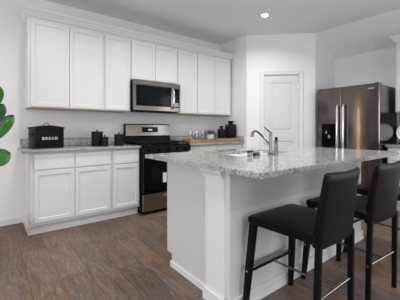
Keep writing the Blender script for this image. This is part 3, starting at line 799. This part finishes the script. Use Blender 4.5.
for k in range(150):
    a = random.uniform(0, 2 * PI); el = random.uniform(-.05, 1.0); ll = random.uniform(.08, .135)
    d = Vector((math.cos(a) * math.cos(el), math.sin(a) * math.cos(el), math.sin(el)))
    p0 = Vector((random.uniform(-.03, .03), random.uniform(-.03, .03), .095))
    tip = p0 + d * ll; base = p0 + d * ll * random.uniform(.45, .7)
    mb.tube([p0, base], .0012, 4, cap=False)
    s = d.cross(Vector((0, 0, 1))).normalized() * random.uniform(.006, .013)
    md = base.lerp(tip, .5); nrm = s.cross(d).normalized() * .004
    v = [bm.verts.new(q) for q in (base, md + s + nrm, tip, md - s + nrm, md)]
    bm.faces.new((v[0], v[1], v[4])); bm.faces.new((v[1], v[2], v[4])); bm.faces.new((v[2], v[3], v[4])); bm.faces.new((v[3], v[0], v[4]))
fo = obj('foliage', mb, M['herb'], pp, 80)
for (x, y, lab) in ((2.52, 3.50, 'clear drinking glass at the left end of the tray'), (2.605, 3.44, 'clear drinking glass, second from the left end of the tray'),
                    (2.66, 3.53, 'clear drinking glass, third from the left end of the tray'), (2.738, 3.46, 'clear drinking glass nearest the potted plant')):
    mb = MB(); mb.lathe([(0, 0), (.028, 0), (.034, .02), (.032, .175), (.030, .175), (.031, .02), (.025, .008), (0, .008)])
    o = obj('drinking_glass', mb, M['glass'], smooth=40); o.location = (x, y, TZ + .0005); tag(o, lab, 'glass', 'clear glasses in the tray')
# outlets
def outlet(name, label, M4):
    root = thing(name, label, 'outlet', M4.translation, M4.to_euler().z)
    mb = MB(); mb.box(-.036, .036, -.006, -.0005, -.058, .058, .002); pl = obj('cover_plate', mb, M['white'], root)
    for z in (-.022, .022):
        mb = MB(); mb.box(-.016, .016, -.008, -.0062, z - .014, z + .014, .002); sk_ = obj('socket', mb, M['white'], pl)
outlet('wall_outlet', 'white wall outlet between the range and the glasses', Matrix.Translation((2.62, WB, 1.13)))
outlet('wall_outlet', 'white wall outlet above the lone medium canister', Matrix.Translation((1.345, WB, 1.14)))

# plate on the right counter
pl = thing('decorative_plate', 'round white plate leaning on a black stand past the fridge', 'plate', (4.86, 1.285, CT + .001), 0)
mb = MB(); mb.lathe([(0, 0), (.06, 0), (.12, .012), (.135, .022), (.135, .027), (.118, .018), (.06, .007), (0, .007)], n=40)
mb.bm.transform(Matrix.Translation((.02, 0, .165)) @ Matrix.Rotation(-PI / 2 + .18, 4, 'Y'))
obj('dish', mb, M['whiteceramic'], pl, 50)
mb = MB()
for s in (-.055, .055): mb.tube([(-.055, s, .045), (-.055, s, .012), (-.03, s, .008), (.07, s, .008), (.10, s, .16)], .006, 8)
mb.tube([(.06, -.055, .008), (.06, .055, .008)], .006, 8); mb.box(-.07, -.035, -.09, .09, 0, .022, .003)
obj('stand', mb, M['blackmetal'], pl, 50)

# ================================================================ STOOLS
def make_stool(label, loc, rz):
    """local +y faces the island; root on the floor under the seat centre"""
    root = thing('bar_stool', label, 'stool', loc, rz, 'black leather counter stools along the island')
    yf, yb = .197, -.26
    zt, zb = .608, .554
    # seat, tapering to the back, softly domed
    bm = bmesh.new(); n = 12
    def hw(y): t = (yf - y) / (yf - yb); return .231 - .023 * t
    grid = {}
    for i in range(n + 1):
        for j in range(n + 1):
            v = i / n; u = 2 * j / n - 1; y = yf + (yb + .03 - yf) * v
            h = hw(y)
            dome = .010 * (1 - u ** 4) * (1 - (2 * v - 1) ** 4)
            grid[i, j] = bm.verts.new((u * h, y, zt - .008 + dome))
    for i in range(n):
        for j in range(n): bm.faces.new((grid[i, j], grid[i, j + 1], grid[i + 1, j + 1], grid[i + 1, j]))
    r = bmesh.ops.extrude_face_region(bm, geom=bm.faces[:])
    for g in r['geom']:
        if isinstance(g, bmesh.types.BMVert): g.co.z = zb
    ee = [e for e in bm.edges if len(e.link_faces) == 2 and e.calc_face_angle(0) > .9]
    bmesh.ops.bevel(bm, geom=ee, offset=.007, segments=3, affect='EDGES')
    mb = MB(); mb.add(bm); obj('seat', mb, M['leather'], root, 50)
    # backrest: padded slab, thinner and leaning back towards the top, softly rounded all round
    mb = MB(); bm = mb.bm; zlo, zhi = .520, .915
    def ring(v, z, inset):
        h = .190 - .003 * v - inset * 1.5; y0 = yb + .008 - .040 * v ** 1.4 + inset * .8; t = .052 - .024 * v - inset * 1.6
        out = []
        for (px, py) in rrect(-h, h, 0, t, [min(.016, t * .45)] * 4, 5):
            out.append((px, y0 + py + .010 * (px / .2) ** 2, z))
        return out
    def dense(pts):   # extra points along the long sides so the bow stays smooth
        res = []
        for i, p in enumerate(pts):
            q = pts[(i + 1) % len(pts)]; res.append(p)
            if abs(q[0] - p[0]) > .1:
                for k in range(1, 10):
                    x = p[0] + (q[0] - p[0]) * k / 10; e = (p[1] - .010 * (p[0] / .2) ** 2)
                    res.append((x, e + .010 * (x / .2) ** 2, p[2]))
        return res
    rows = [(0, zlo + .0, .014), (0, zlo + .003, .007), (.01, zlo + .010, .002), (.03, zlo + .02, 0)]
    rows += [(v / 10, zlo + .02 + (zhi - .034 - zlo) * v / 10, 0) for v in range(1, 11)]
    rows += [(1, zhi - .012, .002), (1, zhi - .005, .0055), (1, zhi - .001, .010), (1, zhi, .013)]
    R_ = [[bm.verts.new(p) for p in dense(ring(*q))] for q in rows]
    for p, q in zip(R_, R_[1:]):
        for k in range(len(p)): bm.faces.new((p[k], p[(k + 1) % len(p)], q[(k + 1) % len(p)], q[k]))
    bm.faces.new(R_[0][::-1]); bm.faces.new(R_[-1])
    for v in R_[-1] + R_[-2] + R_[-3] + R_[-4] + R_[-5]: v.co.z += .012 * (abs(v.co.x) / .19) ** 3 - .006
    obj('backrest', mb, M['leather'], root, 60)
    # legs
    def leg(xt, yt, xb, yb_, a, b):
        mb = MB(); bm = mb.bm
        R = []
        for (x, y, z, h) in ((xb, yb_, 0, b), (xb + (xt - xb) * .5, yb_ + (yt - yb_) * .5, .28, (a + b) / 2), (xt, yt, .553, a)):
            R.append([bm.verts.new((x + sx * h, y + sy * h, z)) for sx, sy in ((-1, -1), (1, -1), (1, 1), (-1, 1))])
        for p, q in zip(R, R[1:]):
            for k in range(4): bm.faces.new((p[k], p[(k + 1) % 4], q[(k + 1) % 4], q[k]))
        bm.faces.new(R[0][::-1]); bm.faces.new(R[-1])
        ee = [e for e in bm.edges if abs(e.verts[0].co.z - e.verts[1].co.z) > .1]
        bmesh.ops.bevel(bm, geom=ee, offset=.004, segments=2, affect='EDGES')
        return mb
    FL = (.208, .172, .243, .213); RL = (.182, -.232, .195, -.222)
    legs = []
    for s in (-1, 1):
        legs.append(obj('leg', leg(s * FL[0], FL[1], s * FL[2], FL[3], .021, .015), M['legleather'], root, 30))
        legs.append(obj('leg', leg(s * RL[0], RL[1], s * RL[2], RL[3], .015, .013), M['legleather'], root, 30))
    zr = .262; k = zr / .553
    fx_ = FL[2] + (FL[0] - FL[2]) * k; fy_ = FL[3] + (FL[1] - FL[3]) * k
    rx_ = RL[2] + (RL[0] - RL[2]) * k; ry_ = RL[3] + (RL[1] - RL[3]) * k
    mb = MB(); mb.box(-fx_ + .018, fx_ - .018, fy_ - .010, fy_ + .010, zr - .012, zr + .010, .003); obj('front_crossbar', mb, M['legleather'], root, 30)
    mb = MB(); mb.box(-fx_ + .018, fx_ - .018, fy_ - .0125, fy_ + .0105, zr + .0105, zr + .0145, .001); obj('footrest_strip', mb, M['rod'], root, 30)['label'] = 'chrome strip on the front crossbar'
    mb = MB(); mb.tube([(-rx_ + .018, ry_, zr), (rx_ - .018, ry_, zr)], .0075, 10); obj('rear_crossbar', mb, M['rod'], root, 50)['label'] = 'thin chrome rear rod'
    mb = MB(); mb.tube([(0, fy_ - .011, zr), (0, ry_ + .007, zr)], .0075, 10); obj('centre_stretcher', mb, M['rod'], root, 50)['label'] = 'thin chrome rod joining the crossbars'
    for s in (-1, 1):
        for (xx, yy, h) in ((fx_, fy_, .0185), (rx_, ry_, .0135)):
            mb = MB(); mb.tube([(s * (xx + h - .003), yy, zr), (s * (xx + h + .003), yy, zr)], .006, 10); obj('bolt', mb, M['chrome'], root, 50)
    return root
s1 = make_stool('black leather counter stool nearest the camera, under the island corner', (1.492, .945, 0), math.radians(0))
copy_tree(s1, (2.115, .92, 0), math.radians(-4), 'middle black counter stool, just behind the nearest one')
copy_tree(s1, (2.83, .935, 0), math.radians(-2), 'farthest black counter stool, mostly hidden, its seat at the right edge')

# ================================================================ FIDDLE LEAF FIG at the left edge
fg = thing('fiddle_leaf_fig', 'potted plant with big glossy green leaves reaching in at the left edge', 'plant', (-.08, 3.12, 0))
mb = MB(); mb.lathe([(0, 0), (.10, 0), (.14, .22), (.145, .30), (.13, .30), (.12, .26), (0, .26)]); pot = obj('pot', mb, M['potgrey'], fg, 40)
mb = MB(); mb.lathe([(0, .261), (.118, .261), (0, .27)]); obj('soil', mb, M['soil'], pot, 40)
mb = MB(); mb.tube([(0, 0, .26), (.01, .01, .6), (-.01, 0, 1.0), (.02, -.01, 1.4), (0, .01, 1.75)], [.014, .013, .011, .009, .006], 10); obj('trunk', mb, M['stem'], fg, 60)
def leaf(base, direction, length, width, normal, droop=.06, dark=False):
    bm = bmesh.new(); d = Vector(direction).normalized(); nn = Vector(normal); s = d.cross(nn).normalized(); nn = s.cross(d).normalized()
    n = 12; rows = []
    for i in range(n + 1):
        t = i / n
        wd = width * (math.sin(PI * min(1, t ** .85)) ** .6) * (.62 + .5 * t) * .95 if 0 < t < 1 else .004
        c = Vector(base) + d * length * t - nn * droop * t * t * 1.0
        row = []
        for q in (-1, -.5, 0, .5, 1):
            row.append(bm.verts.new(c + s * wd * .5 * q + nn * (.10 * width * abs(q) + .012 * math.sin(9 * t + 2 * q) * abs(q))))
        rows.append(row)
    for a, b in zip(rows, rows[1:]):
        for k in range(4): bm.faces.new((a[k], a[k + 1], b[k + 1], b[k]))
    bmesh.ops.solidify(bm, geom=bm.faces[:], thickness=.0015)
    mb = MB(); mb.add(bm); mb.tube([Vector(base) - d * .05 , Vector(base) + d * .02], .003, 6)
    return obj('leaf', mb, M['leafdark' if dark else 'leaf'], fg, 60)
toC = (-.05, -1, .1)
# leaves that reach into view (local coordinates from the plant's base)
leaf((.085, .0, 1.31), (.20, .05, 1), .25, .17, toC)
leaf((.07, -.01, 1.17), (.42, .0, .8), .23, .16, toC, dark=True)
leaf((.05, -.03, 1.00), (.72, -.02, .95), .34, .16, toC)
leaf((.05, -.02, .83), (.8, 0, .35), .20, .20, toC)
for k in range(26):
    a = PI * .35 + random.random() * PI * 1.25; z = .62 + k * .045
    el = random.uniform(-.1, .9)
    d = (math.cos(a) * math.cos(el), math.sin(a) * math.cos(el), math.sin(el))
    leaf((.02 * math.cos(a), .02 * math.sin(a), z), d, random.uniform(.18, .25), random.uniform(.11, .14), (0.1, -.2, 1), dark=random.random() < .3)

# ================================================================ CEILING DOWNLIGHTS
def downlight(label, x, y, power=10, first=[None]):
    root = thing('ceiling_downlight', label, 'ceiling light', (x, y, CZ), 0, 'recessed ceiling downlights')
    mb = MB(); mb.lathe([(.052, -.001), (.085, -.001), (.085, -.006), (.055, -.010), (.050, -.004)], n=40); obj('trim_ring', mb, M['trim'], root, 50)
    mb = MB(); mb.lathe([(0, -.004), (.052, -.004), (.052, -.001), (0, -.001)], n=32); obj('lens', mb, M['lens'], root, 30)
    d = bpy.data.lights.new('downlight', 'AREA'); d.shape = 'DISK'; d.size = .12; d.energy = power; d.color = (1, .97, .93); d.spread = math.radians(150)
    o = bpy.data.objects.new('downlight', d); C.objects.link(o); o.parent = root; o.location = (0, 0, -.02)
downlight('lit recessed ceiling downlight in front of the pantry', 3.118, 2.501)
# more of the same grid, above and behind the camera
for x, y in ((1.85, 2.50), (.58, 2.50), (3.118, 1.0), (1.85, .9), (.3, .3), (.58, -1.4), (3.1, -1.4)):
    downlight('recessed ceiling downlight outside the picture', x, y)

# ================================================================ COLUMN LAMPS added out of view, shaped to give warm reflections in the steel
def added_column_lamp(label, x, y, h, power):
    root = thing('added_column_lamp', label, 'added lamp', (x, y, 0))
    mb = MB(); mb.lathe([(0, 0), (.13, 0), (.13, .02), (.02, .03), (.015, .3), (0, .3)]); obj('base', mb, M['blackmetal'], root, 40)
    mb = MB(); mb.lathe([(0, .30), (.016, .30), (.016, h), (0, h)], n=24); obj('shade', mb, M['bulb'], root, 40)
added_column_lamp('added warm column lamp left of the fig, unseen, for the streak on the fridge', -.85, 3.78, 1.9, 0)
added_column_lamp('added warm column lamp behind the camera, unseen, for highlights on the range and microwave', 4.6, -2.7, 1.9, 0)
